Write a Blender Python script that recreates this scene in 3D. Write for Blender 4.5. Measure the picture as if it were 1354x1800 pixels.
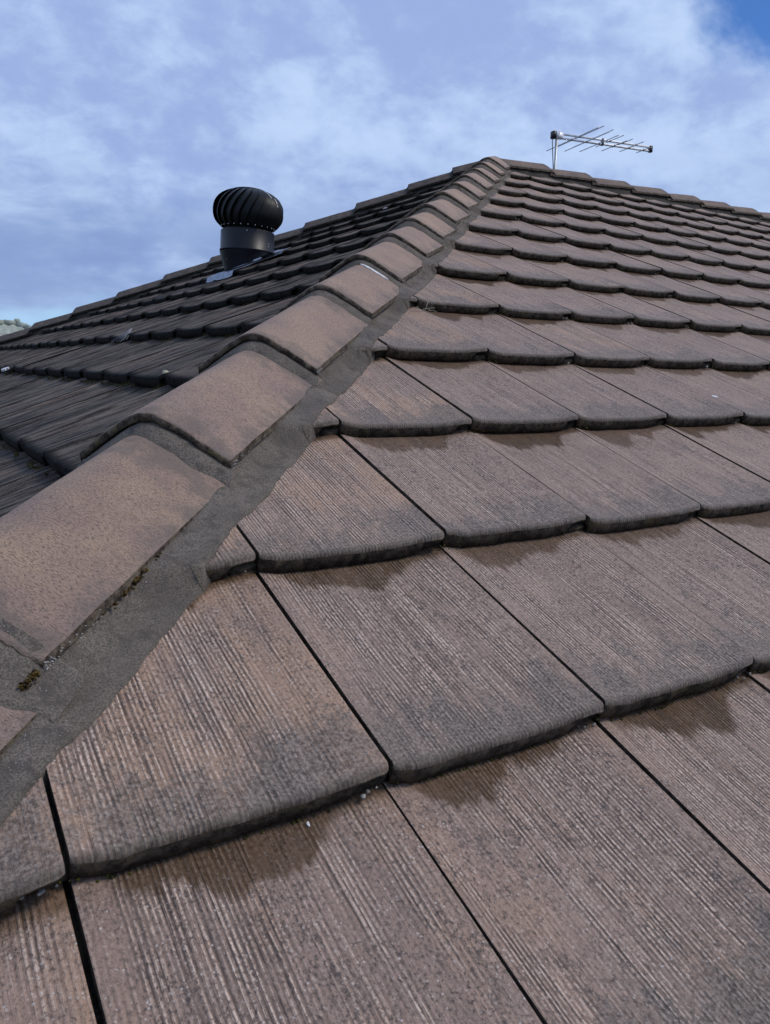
import bpy, bmesh, math, random
import numpy as np
from mathutils import Vector, Matrix, noise
random.seed(7); rng = np.random.default_rng(7)
scene = bpy.context.scene
for o in list(bpy.data.objects): bpy.data.objects.remove(o)
COL = scene.collection
rad = math.radians

# ------------------------------------------------------------------ camera
CAM = Vector((-3.930, -4.751, -1.507)); YAW, PIT, ROL, FPX = 1.00088, -0.17609, 0.021965, 1395.25
ca, sa, cb, sb = math.cos(YAW), math.sin(YAW), math.cos(PIT), math.sin(PIT)
FW = Vector((ca*cb, sa*cb, sb)); R0 = Vector((sa, -ca, 0)); U0 = R0.cross(FW)
RT = R0*math.cos(ROL) + U0*math.sin(ROL); UP = -R0*math.sin(ROL) + U0*math.cos(ROL)
cd = bpy.data.cameras.new('camera'); cam = bpy.data.objects.new('camera', cd); COL.objects.link(cam)
cam.matrix_world = Matrix(((RT.x, UP.x, -FW.x, CAM.x), (RT.y, UP.y, -FW.y, CAM.y), (RT.z, UP.z, -FW.z, CAM.z), (0, 0, 0, 1)))
cd.sensor_fit = 'VERTICAL'; cd.sensor_height = 36; cd.lens = 36*FPX/1800; cd.clip_start = 0.05; cd.clip_end = 2000
cd.dof.use_dof = True; cd.dof.focus_distance = 2.6; cd.dof.aperture_fstop = 36.0
scene.camera = cam

# ------------------------------------------------------------------ sky and sun
SUN_AZ, SUN_EL = rad(-35), rad(52)
w = bpy.data.worlds.new('World'); scene.world = w; w.use_nodes = True
nt = w.node_tree; nt.nodes.clear()
class G:                                            # tiny node helper
    def __init__(s, t): s.t = t
    def n(s, k, **kw):
        x = s.t.nodes.new(k)
        for a, b in kw.items(): setattr(x, a, b)
        return x
    def put(s, sock, v):
        if isinstance(v, (int, float)): sock.default_value = v
        elif isinstance(v, (tuple, list)):
            sock.default_value = v if len(v) == len(sock.default_value) else tuple(v) + (1,)*(len(sock.default_value) - len(v))
        else: s.t.links.new(v, sock)
    def m(s, op, a, b=0.0, c=0.0, clamp=False):
        x = s.n('ShaderNodeMath', operation=op, use_clamp=clamp)
        s.put(x.inputs[0], a); s.put(x.inputs[1], b); s.put(x.inputs[2], c); return x.outputs[0]
    def v(s, op, a, b=(0, 0, 0)):
        x = s.n('ShaderNodeVectorMath', operation=op); s.put(x.inputs[0], a)
        if op == 'SCALE': s.put(x.inputs[3], b)
        else: s.put(x.inputs[1], b)
        return x.outputs[1] if op in ('DOT_PRODUCT', 'LENGTH', 'DISTANCE') else x.outputs[0]
    def comb(s, x, y, z=0.0):
        c = s.n('ShaderNodeCombineXYZ'); s.put(c.inputs[0], x); s.put(c.inputs[1], y); s.put(c.inputs[2], z); return c.outputs[0]
    def sep(s, a):
        c = s.n('ShaderNodeSeparateXYZ'); s.put(c.inputs[0], a); return c.outputs
    def noise(s, vec, scale=1.0, detail=3.0, rough=0.55, dist=0.0, dim='3D'):
        x = s.n('ShaderNodeTexNoise', noise_dimensions=dim); s.put(x.inputs['Vector'], vec); s.put(x.inputs['Scale'], scale)
        s.put(x.inputs['Detail'], detail); s.put(x.inputs['Roughness'], rough); s.put(x.inputs['Distortion'], dist); return x.outputs[0]
    def vor(s, vec, scale, feature='F1', out=0, rnd=1.0):
        x = s.n('ShaderNodeTexVoronoi', feature=feature); s.put(x.inputs['Vector'], vec); s.put(x.inputs['Scale'], scale)
        s.put(x.inputs['Randomness'], rnd); return x.outputs[out]
    def ss(s, a, lo, hi, t0=0.0, t1=1.0):            # smoothstep
        x = s.n('ShaderNodeMapRange', interpolation_type='SMOOTHSTEP'); s.put(x.inputs[0], a)
        s.put(x.inputs[1], lo); s.put(x.inputs[2], hi); s.put(x.inputs[3], t0); s.put(x.inputs[4], t1); return x.outputs[0]
    def mix(s, f, a, b, mode='MIX'):
        x = s.n('ShaderNodeMix', data_type='RGBA', blend_type=mode); s.put(x.inputs[0], f); s.put(x.inputs[6], a); s.put(x.inputs[7], b); return x.outputs[2]
g = G(nt)
sky = g.n('ShaderNodeTexSky', sky_type='NISHITA', sun_disc=False, sun_elevation=SUN_EL, sun_rotation=rad(90) - SUN_AZ, altitude=50, air_density=1.0, dust_density=0.6, ozone_density=1.6)
tc = g.n('ShaderNodeTexCoord').outputs['Generated']
X, Y, Z = g.sep(tc)
zc = g.m('MAXIMUM', g.m('ADD', Z, 0.42), 0.05)
pl = g.comb(g.m('DIVIDE', X, zc), g.m('DIVIDE', Y, zc), 0.0)      # a cloud deck seen in perspective
big = g.noise(g.v('ADD', pl, (3.1, 7.7, 0)), 1.5, 4, 0.5, 0.25)
med = g.noise(g.v('ADD', pl, (11.3, 2.2, 4)), 4.6, 7, 0.52, 0.2)
fine = g.noise(g.v('ADD', pl, (1.3, 9.2, 8)), 15.0, 8, 0.6, 0.2)
tex = g.m('ADD', g.m('MULTIPLY', big, 0.22), g.m('ADD', g.m('MULTIPLY', med, 0.52), g.m('MULTIPLY', fine, 0.26)))
wnz = g.n('ShaderNodeTexNoise'); g.put(wnz.inputs['Vector'], tc); wnz.inputs['Scale'].default_value = 9; wnz.inputs['Detail'].default_value = 6
tw = g.v('ADD', tc, g.v('SCALE', g.v('SUBTRACT', wnz.outputs[1], (0.5, 0.5, 0.5)), 0.09))
def blob(dirv, lo, hi):                              # clear gaps in the deck, in world directions
    return g.ss(g.v('DOT_PRODUCT', g.v('NORMALIZE', tw), dirv), math.cos(rad(lo)), math.cos(rad(hi)))
def pixdir(u, v):
    d = (FW + RT*((u - 677)/FPX) - UP*((v - 900)/FPX)).normalized(); return tuple(d)
lum = g.ss(tex, 0.41, 0.60)
cloud = g.mix(lum, (0.325, 0.442, 0.765), (0.525, 0.675, 0.955))
elev = g.sep(g.v('NORMALIZE', tw))[2]
band = g.noise(g.comb(g.m('MULTIPLY', X, 2.2), g.m('MULTIPLY', Y, 2.2), g.m('MULTIPLY', Z, 8.0)), 1.6, 5, 0.55, 0.3)
lowd = g.m('MULTIPLY', g.m('MULTIPLY', g.ss(elev, 0.27, 0.12), g.ss(elev, 0.02, 0.085)), g.m('MULTIPLY', g.ss(band, 0.30, 0.55), 0.85))
cloud = g.mix(lowd, cloud, (0.225, 0.330, 0.610))
cloud = g.mix(g.m('MULTIPLY', g.ss(elev, 0.085, 0.045), g.ss(band, 0.56, 0.44, 0.25, 0.9)), cloud, (0.385, 0.640, 0.905))
gn = g.noise(g.v('ADD', tc, (2.3, 0.4, 5.1)), 5.2, 7, 0.6, 0.25)
gap = g.m('ADD', g.m('MULTIPLY', blob(pixdir(1410, -60), 9, 2), 0.95), g.m('ADD', g.m('MULTIPLY', blob(pixdir(60, 585), 9, 1), 0.30), g.m('MULTIPLY', g.m('SUBTRACT', 0.5, gn), 2.2)))
gap = g.ss(gap, 0.42, 0.95)
nish = g.v('MULTIPLY', sky.outputs[0], (0.42, 0.72, 1.20))
colr = g.mix(gap, g.v('SCALE', cloud, 10.0), g.v('MULTIPLY', nish, (1, 1, 1)))
bg = g.n('ShaderNodeBackground'); g.put(bg.inputs[0], colr); bg.inputs[1].default_value = 0.1
g.t.links.new(bg.outputs[0], g.n('ShaderNodeOutputWorld').inputs[0])

sd = bpy.data.lights.new('sun', 'SUN'); sd.energy = 2.1; sd.angle = rad(14); sd.color = (1.0, 0.93, 0.85)
sun = bpy.data.objects.new('sun', sd); COL.objects.link(sun)
sdir = Vector((math.cos(SUN_AZ)*math.cos(SUN_EL), math.sin(SUN_AZ)*math.cos(SUN_EL), math.sin(SUN_EL)))
sun.rotation_euler = sdir.to_track_quat('Z', 'Y').to_euler()
scene.view_settings.view_transform = 'Standard'; scene.view_settings.look = 'None'
scene.view_settings.exposure = 0.0; scene.view_settings.gamma = 1.0; scene.view_settings.use_curve_mapping = False

# ------------------------------------------------------------------ helpers
def link(o, parent=None):
    COL.objects.link(o)
    if parent is not None: o.parent = parent
    return o
def obj(name, me, mat=None, parent=None, **props):
    if mat is not None and not me.materials:
        for m_ in (mat if isinstance(mat, list) else [mat]): me.materials.append(m_)
    o = bpy.data.objects.new(name, me); link(o, parent)
    for k, v in props.items(): o[k] = v
    return o
def empty(name, loc, label, cat, group=None):
    o = bpy.data.objects.new(name, None); o.location = loc; o.empty_display_size = 0.1; link(o)
    o['label'] = label; o['category'] = cat
    if group: o['group'] = group
    return o
def mesh(name, V, F, smooth=True, mi=None, attr=None):
    me = bpy.data.meshes.new(name); me.from_pydata([tuple(map(float, v)) for v in V], [], F)
    if smooth: me.polygons.foreach_set('use_smooth', [True]*len(F))
    if mi is not None: me.polygons.foreach_set('material_index', mi)
    if attr:
        for k, A in attr.items():
            a = me.attributes.new(k, 'FLOAT_VECTOR', 'POINT'); a.data.foreach_set('vector', np.asarray(A, dtype=np.float32).ravel())
    me.update(); return me
def grid_faces(nu, nv, off=0, flip=False):           # vertex index = off + i*nv + j
    F = []
    for i in range(nu - 1):
        for j in range(nv - 1):
            a = off + i*nv + j; q = (a, a + nv, a + nv + 1, a + 1)
            F.append(q[::-1] if flip else q)
    return F
def tube(P, r, n=8, cap=True):
    V, F = [], []
    P = [Vector(p) for p in P]; rr = r if isinstance(r, (list, tuple)) else [r]*len(P)
    for i, p in enumerate(P):
        d = (P[min(i+1, len(P)-1)] - P[max(i-1, 0)]).normalized()
        a = d.orthogonal().normalized() if i == 0 else (a - d*a.dot(d)).normalized()
        b = d.cross(a)
        for k in range(n):
            t = 2*math.pi*k/n; V.append(p + (a*math.cos(t) + b*math.sin(t))*rr[i])
    for i in range(len(P)-1):
        for k in range(n):
            F.append((i*n+k, i*n+(k+1) % n, (i+1)*n+(k+1) % n, (i+1)*n+k))
    if cap: F.append(tuple(range(n))[::-1]); F.append(tuple((len(P)-1)*n+k for k in range(n)))
    return V, F
def box(c, s, rot=None):
    V = [Vector((x*s[0]/2, y*s[1]/2, z*s[2]/2)) for x in (-1, 1) for y in (-1, 1) for z in (-1, 1)]
    if rot is not None: V = [rot @ v for v in V]
    V = [v + Vector(c) for v in V]
    return V, [(0, 1, 3, 2), (4, 6, 7, 5), (0, 4, 5, 1), (2, 3, 7, 6), (0, 2, 6, 4), (1, 5, 7, 3)]
def merge(parts):
    V, F = [], []
    for v, f in parts:
        o = len(V); V += list(v); F += [tuple(i + o for i in q) for q in f]
    return V, F
def mat(name):
    m_ = bpy.data.materials.new(name); m_.use_nodes = True; t = m_.node_tree; t.nodes.clear()
    gg = G(t); b = gg.n('ShaderNodeBsdfPrincipled'); o = gg.n('ShaderNodeOutputMaterial'); t.links.new(b.outputs[0], o.inputs[0])
    return m_, gg, b
def bump(gg, b, h, dist=0.001, strength=1.0):
    x = gg.n('ShaderNodeBump'); x.inputs['Distance'].default_value = dist; x.inputs['Strength'].default_value = strength
    gg.put(x.inputs['Height'], h); gg.t.links.new(x.outputs[0], b.inputs['Normal'])
def simple(name, c, rough=0.6, metal=0.0, var=0.25, scale=30, bm=0.0):
    m_, gg, b = mat(name); co = gg.n('ShaderNodeTexCoord').outputs['Object']
    n_ = gg.noise(co, scale, 5, 0.6)
    gg.put(b.inputs['Base Color'], gg.mix(gg.ss(n_, 0.3, 0.7), tuple(x*(1-var) for x in c), tuple(min(1, x*(1+var)) for x in c)))
    gg.put(b.inputs['Roughness'], gg.ss(n_, 0.2, 0.8, max(0.05, rough-0.1), min(1, rough+0.1))); b.inputs['Metallic'].default_value = metal
    if bm: bump(gg, b, n_, bm)
    return m_

# ------------------------------------------------------------------ tile materials
GA, WD = 0.35125, 0.30                                # exposed length and width of a tile
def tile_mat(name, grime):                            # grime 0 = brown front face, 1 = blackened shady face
    m_, gg, b = mat(name)
    at = gg.n('ShaderNodeAttribute', attribute_name='tco'); x, y, sd_ = gg.sep(at.outputs['Vector'])
    oi_ = gg.n('ShaderNodeObjectInfo'); rnd = oi_.outputs['Random']; hipt = gg.sep(oi_.outputs['Color'])[0]
    seed = gg.m('ADD', gg.m('MULTIPLY', rnd, 37.0), gg.m('MULTIPLY', sd_, 53.0))
    P = gg.comb(x, y, seed)
    fr = lambda k: gg.m('FRACT', gg.m('MULTIPLY', seed, k))
    # raked ridges running down the slope
    wob = gg.m('MULTIPLY', gg.m('SUBTRACT', gg.noise(gg.comb(gg.m('MULTIPLY', x, 9), gg.m('MULTIPLY', y, 7), seed), 1, 2), 0.5), 0.006)
    xw = gg.m('ADD', x, wob)
    rn = gg.noise(gg.comb(gg.m('MULTIPLY', xw, 330), gg.m('MULTIPLY', y, 3.5), seed), 1.0, 2, 0.6)
    rwv = gg.m('SINE', gg.m('ADD', gg.m('MULTIPLY', xw, 1180.0), gg.m('MULTIPLY', gg.noise(gg.comb(gg.m('MULTIPLY', xw, 40), gg.m('MULTIPLY', y, 2.0), seed), 1.0, 2), 9.0)))
    r1 = gg.m('ADD', gg.m('MULTIPLY', rn, 0.62), gg.m('ADD', 0.19, gg.m('MULTIPLY', rwv, 0.13)))
    r2 = gg.noise(gg.comb(gg.m('MULTIPLY', xw, 760), gg.m('MULTIPLY', y, 9), gg.m('ADD', seed, 3)), 1.0, 2, 0.6)
    grp = gg.noise(gg.comb(gg.m('MULTIPLY', xw, 24), gg.m('MULTIPLY', y, 2.2), gg.m('ADD', seed, 9)), 1.0, 3, 0.6)
    grp = gg.m('MULTIPLY', gg.ss(grp, 0.34, 0.56), gg.ss(gg.noise(P, 34, 4, 0.65), 0.30, 0.58, 0.25, 1.0))
    edge = gg.m('MULTIPLY', gg.ss(x, 0.296, 0.255), gg.ss(x, 0.0, 0.02))          # smooth rounded edges carry no rake
    grp = gg.m('MULTIPLY', grp, gg.m('ADD', gg.m('MULTIPLY', edge, 0.8), 0.2))
    ridge = gg.ss(r1, 0.50, 0.66); groove = gg.ss(r1, 0.47, 0.34)
    # beaded grains along the ridges, sand everywhere
    sand = gg.noise(P, 900, 2, 0.7); grain = gg.noise(P, 260, 3, 0.7); spots = gg.noise(gg.comb(x, gg.m('MULTIPLY', y, 0.7), seed), 95, 5, 0.75)
    clo = gg.noise(P, 9, 4, 0.6); clo2 = gg.noise(gg.comb(gg.m('MULTIPLY', x, 1.3), gg.m('MULTIPLY', y, 0.6), gg.m('ADD', seed, 5)), 16, 5, 0.65)
    base = gg.mix(gg.ss(clo, 0.35, 0.65), (0.200, 0.150, 0.133), (0.285, 0.212, 0.185))
    base = gg.mix(gg.m('MULTIPLY', fr(3.7), 0.60), base, (0.190, 0.145, 0.130))
    tan = gg.m('MULTIPLY', gg.ss(gg.m('ADD', gg.noise(gg.comb(gg.m('MULTIPLY', x, 1.6), y, gg.m('ADD', seed, 2)), 6.5, 3), gg.m('MULTIPLY', hipt, 0.09)), 0.48, 0.68), gg.m('MAXIMUM', hipt, gg.m('MULTIPLY', gg.ss(fr(7.3), 0.45, 0.95), 0.75)))
    base = gg.mix(gg.m('MULTIPLY', tan, 0.55), base, (0.40, 0.262, 0.168))
    base = gg.mix(gg.m('MULTIPLY', gg.ss(sand, 0.35, 0.65), 0.30), base, (0.38, 0.31, 0.28))
    base = gg.mix(gg.m('MULTIPLY', gg.m('MULTIPLY', groove, grp), 0.92), base, (0.048, 0.034, 0.029))
    base = gg.mix(gg.m('MULTIPLY', gg.m('MULTIPLY', gg.m('MULTIPLY', ridge, grp), gg.ss(grain, 0.36, 0.54)), 0.95), base, (0.64, 0.55, 0.50))
    base = gg.mix(gg.m('MULTIPLY', gg.ss(r2, 0.46, 0.30), 0.38), base, (0.080, 0.062, 0.056))
    base = gg.v('MULTIPLY', base, (1.00, 0.895, 0.775))
    sp2 = gg.noise(gg.comb(x, gg.m('MULTIPLY', y, 0.75), gg.m('ADD', seed, 4)), 300, 4, 0.72)
    base = gg.mix(gg.m('MULTIPLY', gg.ss(sp2, 0.50, 0.64), gg.ss(clo2, 0.25, 0.60, 0.38, 0.95)), base, (0.062, 0.046, 0.041))
    base = gg.mix(gg.m('MULTIPLY', gg.ss(sp2, 0.42, 0.30), 0.45), base, (0.52, 0.46, 0.43))
    vg = gg.vor(P, 210); vg2 = gg.noise(P, 70, 3, 0.6)
    base = gg.mix(gg.m('MULTIPLY', gg.m('MULTIPLY', gg.ss(vg, 0.30, 0.12), gg.ss(vg2, 0.44, 0.62)), 0.75), base, (0.50, 0.44, 0.40))
    # dark pitting, heavier in patches
    pit = gg.m('MULTIPLY', gg.m('MULTIPLY', gg.ss(spots, 0.48, 0.66), gg.ss(sp2, 0.40, 0.56)), gg.ss(clo2, 0.36, 0.64))
    base = gg.mix(gg.m('MULTIPLY', pit, 0.70), base, (0.055, 0.044, 0.042))
    # grey-black lichen towards the nose
    ln = gg.m('ADD', gg.m('MULTIPLY', gg.ss(y, 0.14, 0.0), 0.36), gg.m('MULTIPLY', gg.ss(y, 0.30, 0.02), 0.12))
    lf = gg.m('ADD', ln, gg.m('ADD', gg.m('MULTIPLY', gg.m('SUBTRACT', clo2, 0.5), 1.2), gg.m('MULTIPLY', gg.m('SUBTRACT', spots, 0.5), 0.8)))
    lich = gg.ss(lf, 0.14, 0.44)
    base = gg.mix(gg.m('MULTIPLY', lich, 0.66), base, gg.mix(gg.ss(grain, 0.4, 0.62), (0.052, 0.042, 0.034), (0.215, 0.180, 0.153)))
    # wet run-off stain under the nose of the course above
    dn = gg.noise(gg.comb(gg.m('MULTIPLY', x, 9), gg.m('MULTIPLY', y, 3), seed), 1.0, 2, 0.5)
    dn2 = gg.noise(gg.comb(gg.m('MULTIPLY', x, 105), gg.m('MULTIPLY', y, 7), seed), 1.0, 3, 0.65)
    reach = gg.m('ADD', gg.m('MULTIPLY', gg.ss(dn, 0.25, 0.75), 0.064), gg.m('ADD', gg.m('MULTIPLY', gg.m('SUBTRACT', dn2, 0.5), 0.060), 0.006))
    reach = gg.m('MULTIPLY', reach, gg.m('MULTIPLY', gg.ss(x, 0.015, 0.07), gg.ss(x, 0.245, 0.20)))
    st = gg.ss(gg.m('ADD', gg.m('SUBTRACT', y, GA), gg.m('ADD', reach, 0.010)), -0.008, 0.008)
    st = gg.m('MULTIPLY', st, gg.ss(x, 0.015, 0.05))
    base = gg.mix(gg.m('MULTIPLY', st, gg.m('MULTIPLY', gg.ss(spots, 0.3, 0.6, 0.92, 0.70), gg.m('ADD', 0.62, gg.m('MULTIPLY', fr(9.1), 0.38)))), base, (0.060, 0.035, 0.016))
    drip = gg.m('MULTIPLY', gg.m('MULTIPLY', gg.ss(dn2, 0.56, 0.68), gg.ss(y, 0.12, GA)), 0.40)
    base = gg.mix(drip, base, (0.075, 0.058, 0.052))
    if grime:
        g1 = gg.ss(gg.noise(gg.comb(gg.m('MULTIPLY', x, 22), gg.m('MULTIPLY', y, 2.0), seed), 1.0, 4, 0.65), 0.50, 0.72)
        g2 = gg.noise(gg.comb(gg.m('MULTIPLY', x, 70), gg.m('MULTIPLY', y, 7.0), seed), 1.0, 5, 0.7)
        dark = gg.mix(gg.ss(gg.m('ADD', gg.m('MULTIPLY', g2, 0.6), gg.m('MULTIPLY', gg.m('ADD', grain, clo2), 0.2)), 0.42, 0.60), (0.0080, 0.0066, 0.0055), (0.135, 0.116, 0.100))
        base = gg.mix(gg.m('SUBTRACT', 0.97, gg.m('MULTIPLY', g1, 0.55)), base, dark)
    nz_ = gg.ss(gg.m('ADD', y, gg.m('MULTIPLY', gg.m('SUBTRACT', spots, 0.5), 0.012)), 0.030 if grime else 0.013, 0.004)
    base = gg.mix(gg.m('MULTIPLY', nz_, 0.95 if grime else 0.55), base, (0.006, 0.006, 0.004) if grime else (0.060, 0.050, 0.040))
    gg.put(b.inputs['Base Color'], base)
    rgh = gg.m('SUBTRACT', 0.70 if not grime else 0.70, gg.m('MULTIPLY', st, 0.30))
    gg.put(b.inputs['Roughness'], gg.m('ADD', rgh, gg.m('MULTIPLY', gg.m('SUBTRACT', spots, 0.5), 0.3)))
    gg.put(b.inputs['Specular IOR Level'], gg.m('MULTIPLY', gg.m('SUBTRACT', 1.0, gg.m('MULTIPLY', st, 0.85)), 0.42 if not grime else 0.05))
    h = gg.m('ADD', gg.m('MULTIPLY', gg.m('MULTIPLY', gg.m('ADD', gg.m('SUBTRACT', r1, 0.5), gg.m('MULTIPLY', gg.m('SUBTRACT', r2, 0.5), 0.4)), gg.m('ADD', gg.m('MULTIPLY', grp, 1.0), 0.25)), 2.6),
             gg.m('ADD', gg.m('MULTIPLY', sand, 0.55), gg.m('ADD', gg.m('MULTIPLY', grain, 0.55), gg.m('MULTIPLY', pit, -0.4))))
    bump(gg, b, h, 0.0017, 0.9)
    return m_
def edge_mat(name, k):
    m_, gg, b = mat(name); co = gg.n('ShaderNodeTexCoord').outputs['Object']
    rnd = gg.n('ShaderNodeObjectInfo').outputs['Random']
    P = gg.v('ADD', co, gg.comb(gg.m('MULTIPLY', rnd, 31), gg.m('MULTIPLY', rnd, 17), 0.0))
    a = gg.noise(P, 60, 6, 0.7); c = gg.noise(P, 14, 4, 0.6); s_ = gg.noise(P, 420, 3, 0.7)
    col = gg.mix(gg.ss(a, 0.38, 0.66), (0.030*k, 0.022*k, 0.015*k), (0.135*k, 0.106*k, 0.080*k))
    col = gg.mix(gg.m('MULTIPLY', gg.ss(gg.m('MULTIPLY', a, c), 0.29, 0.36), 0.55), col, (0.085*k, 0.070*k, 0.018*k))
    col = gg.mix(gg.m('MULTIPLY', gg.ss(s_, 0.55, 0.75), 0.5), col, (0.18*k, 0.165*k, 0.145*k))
    gg.put(b.inputs['Base Color'], col); b.inputs['Roughness'].default_value = 0.9; b.inputs['Specular IOR Level'].default_value = 0.2
    bump(gg, b, gg.m('ADD', a, gg.m('MULTIPLY', s_, 0.5)), 0.004, 0.9)
    return m_
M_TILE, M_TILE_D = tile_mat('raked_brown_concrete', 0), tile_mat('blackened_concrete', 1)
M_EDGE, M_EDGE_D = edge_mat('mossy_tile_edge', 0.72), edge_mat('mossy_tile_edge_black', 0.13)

def cap_mat(name, k, dark):
    m_, gg, b = mat(name)
    at = gg.n('ShaderNodeAttribute', attribute_name='tco'); a_, t_, w_ = gg.sep(at.outputs['Vector'])   # across (-1..1), along (m), seed
    rnd = gg.n('ShaderNodeObjectInfo').outputs['Random']
    seed = gg.m('ADD', gg.m('MULTIPLY', rnd, 29), w_)
    P = gg.comb(gg.m('MULTIPLY', a_, 0.13), t_, seed)
    sand = gg.noise(P, 620, 2, 0.7); pitn = gg.noise(gg.comb(gg.m('MULTIPLY', a_, 0.075), gg.m('MULTIPLY', t_, 1.4), seed), 420, 4, 0.7)
    clo = gg.noise(P, 7, 4, 0.6); c2 = gg.noise(P, 26, 5, 0.65)
    base = gg.mix(gg.ss(clo, 0.33, 0.66), (0.270*k, 0.183*k, 0.145*k), (0.395*k, 0.272*k, 0.180*k))
    base = gg.mix(gg.m('MULTIPLY', gg.m('FRACT', gg.m('MULTIPLY', seed, 5.1)), 0.45), base, (0.320*k, 0.222*k, 0.188*k))
    base = gg.mix(gg.m('MULTIPLY', gg.ss(sand, 0.48, 0.68), 0.45), base, (0.52*k, 0.43*k, 0.38*k))
    base = gg.mix(gg.m('MULTIPLY', gg.ss(pitn, 0.54, 0.34), 0.80), base, (0.075*k, 0.052*k, 0.043*k))
    # grey grime creeping in from the rims
    rim = gg.m('MAXIMUM', gg.ss(gg.m('ABSOLUTE', a_), 0.62, 1.02), gg.m('MAXIMUM', gg.ss(t_, 0.10, 0.0), gg.ss(t_, 0.33, 0.42)))
    gr = gg.ss(gg.m('ADD', gg.m('MULTIPLY', rim, 0.5), gg.m('ADD', gg.m('MULTIPLY', gg.m('SUBTRACT', c2, 0.5), 1.7), gg.m('MULTIPLY', gg.m('SUBTRACT', pitn, 0.5), 0.6))), 0.20, 0.62)
    base = gg.mix(gg.m('MULTIPLY', gr, 0.62), base, (0.135*k, 0.115*k, 0.103*k))
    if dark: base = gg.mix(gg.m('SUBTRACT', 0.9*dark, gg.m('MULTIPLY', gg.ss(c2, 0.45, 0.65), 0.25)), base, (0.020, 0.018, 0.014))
    gg.put(b.inputs['Base Color'], base); gg.put(b.inputs['Roughness'], gg.ss(pitn, 0.3, 0.7, 0.7, 0.88)); b.inputs['Specular IOR Level'].default_value = 0.3
    bump(gg, b, gg.m('ADD', gg.m('MULTIPLY', pitn, 1.6), gg.m('ADD', gg.m('MULTIPLY', c2, 1.5), gg.m('MULTIPLY', sand, 0.6))), 0.002, 1.0)
    return m_
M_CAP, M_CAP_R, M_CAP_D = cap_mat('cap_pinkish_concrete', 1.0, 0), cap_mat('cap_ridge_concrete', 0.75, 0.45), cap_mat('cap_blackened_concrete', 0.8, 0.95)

def mortar_mat(name, k):
    m_, gg, b = mat(name); co = gg.n('ShaderNodeTexCoord').outputs['Object']
    s_ = gg.noise(co, 520, 3, 0.75); c = gg.noise(co, 12, 5, 0.6); c3 = gg.noise(co, 45, 5, 0.65); sp = gg.vor(co, 330, out=0)
    col = gg.mix(gg.ss(c, 0.35, 0.65), (0.105*k, 0.088*k, 0.072*k), (0.180*k, 0.152*k, 0.125*k))
    col = gg.mix(gg.m('MULTIPLY', gg.ss(c3, 0.50, 0.66), 0.75), col, (0.050*k, 0.043*k, 0.036*k))
    col = gg.mix(gg.m('MULTIPLY', gg.ss(s_, 0.36, 0.62), 0.70), (0.045*k, 0.039*k, 0.034*k), col)
    col = gg.mix(gg.m('MULTIPLY', gg.m('MULTIPLY', gg.ss(sp, 0.26, 0.12), gg.ss(gg.noise(co, 90, 2), 0.56, 0.68)), 0.42), col, (0.50*k, 0.49*k, 0.46*k))
    wv = gg.v('ADD', co, gg.v('SCALE', gg.n('ShaderNodeTexNoise').outputs[1], 0.0))
    cw = gg.n('ShaderNodeTexNoise'); gg.put(cw.inputs['Vector'], co); cw.inputs['Scale'].default_value = 14; cw.inputs['Detail'].default_value = 4
    cr = gg.vor(gg.v('ADD', co, gg.v('SCALE', cw.outputs[1], 0.055)), 4.4, 'DISTANCE_TO_EDGE')
    crack = gg.m('MULTIPLY', gg.ss(cr, 0.0045, 0.0015), gg.ss(gg.noise(co, 3.1, 2), 0.55, 0.60))
    col = gg.mix(gg.m('MULTIPLY', crack, 0.92), col, (0.012, 0.010, 0.009))
    gg.put(b.inputs['Base Color'], col); b.inputs['Roughness'].default_value = 0.9; b.inputs['Specular IOR Level'].default_value = 0.2
    bump(gg, b, gg.m('SUBTRACT', gg.m('ADD', gg.m('MULTIPLY', s_, 0.6), gg.m('ADD', gg.m('MULTIPLY', c3, 2.4), gg.m('MULTIPLY', c, 5.0))), gg.m('MULTIPLY', crack, 2.0)), 0.0016, 0.9)
    return m_
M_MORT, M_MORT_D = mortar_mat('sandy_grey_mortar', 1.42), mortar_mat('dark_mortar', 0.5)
M_DECK = simple('sarking', (0.03, 0.028, 0.026), 0.9)

# ------------------------------------------------------------------ roof frames
PT = 0.42660; CP, SP, TP = math.cos(PT), math.sin(PT), math.tan(PT)
S0R, X0R = 0.34499, -3.83128                          # front face: nose distance of course 0, joint 0
S0L, Y0L = 2.63465, 0.125                             # shady face
STEP = 0.0290
KX = np.array([0, .003, .012, .028, .05, .08, .12, .17, .21, .24, .265, .285, .2965, .30])
KZ = np.array([-.0012, -.0004, -.0022, -.0058, -.0084, -.0090, -.0092, -.0092, -.0088, -.0072, -.0040, -.0010, -.0006, -.0010])
prof = lambda x: np.interp(x, KX, KZ)
FACE = {
 'R': dict(x=Vector((1, 0, 0)), y=Vector((0, CP, SP)), n=Vector((0, -SP, CP)), org=lambda i, j: Vector((X0R + j*WD, -(S0R + i*GA)*CP, -(S0R + i*GA)*SP))),
 'L': dict(x=Vector((0, -1, 0)), y=Vector((CP, 0, SP)), n=Vector((-SP, 0, CP)), org=lambda i, j: Vector((-(S0L + i*GA)*CP, Y0L - j*WD, -(S0L + i*GA)*SP)))}
def tile_height(face, P):                             # height of the tile surface above the nose plane at P
    if face == 'R': s, x, s0 = -P.y/CP, (P.x - X0R) % WD, S0R
    else: s, x, s0 = -P.x/CP, (Y0L - P.y) % WD, S0L
    y = (s0 - s) % GA
    return -STEP*y/GA + float(prof(x))

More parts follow.
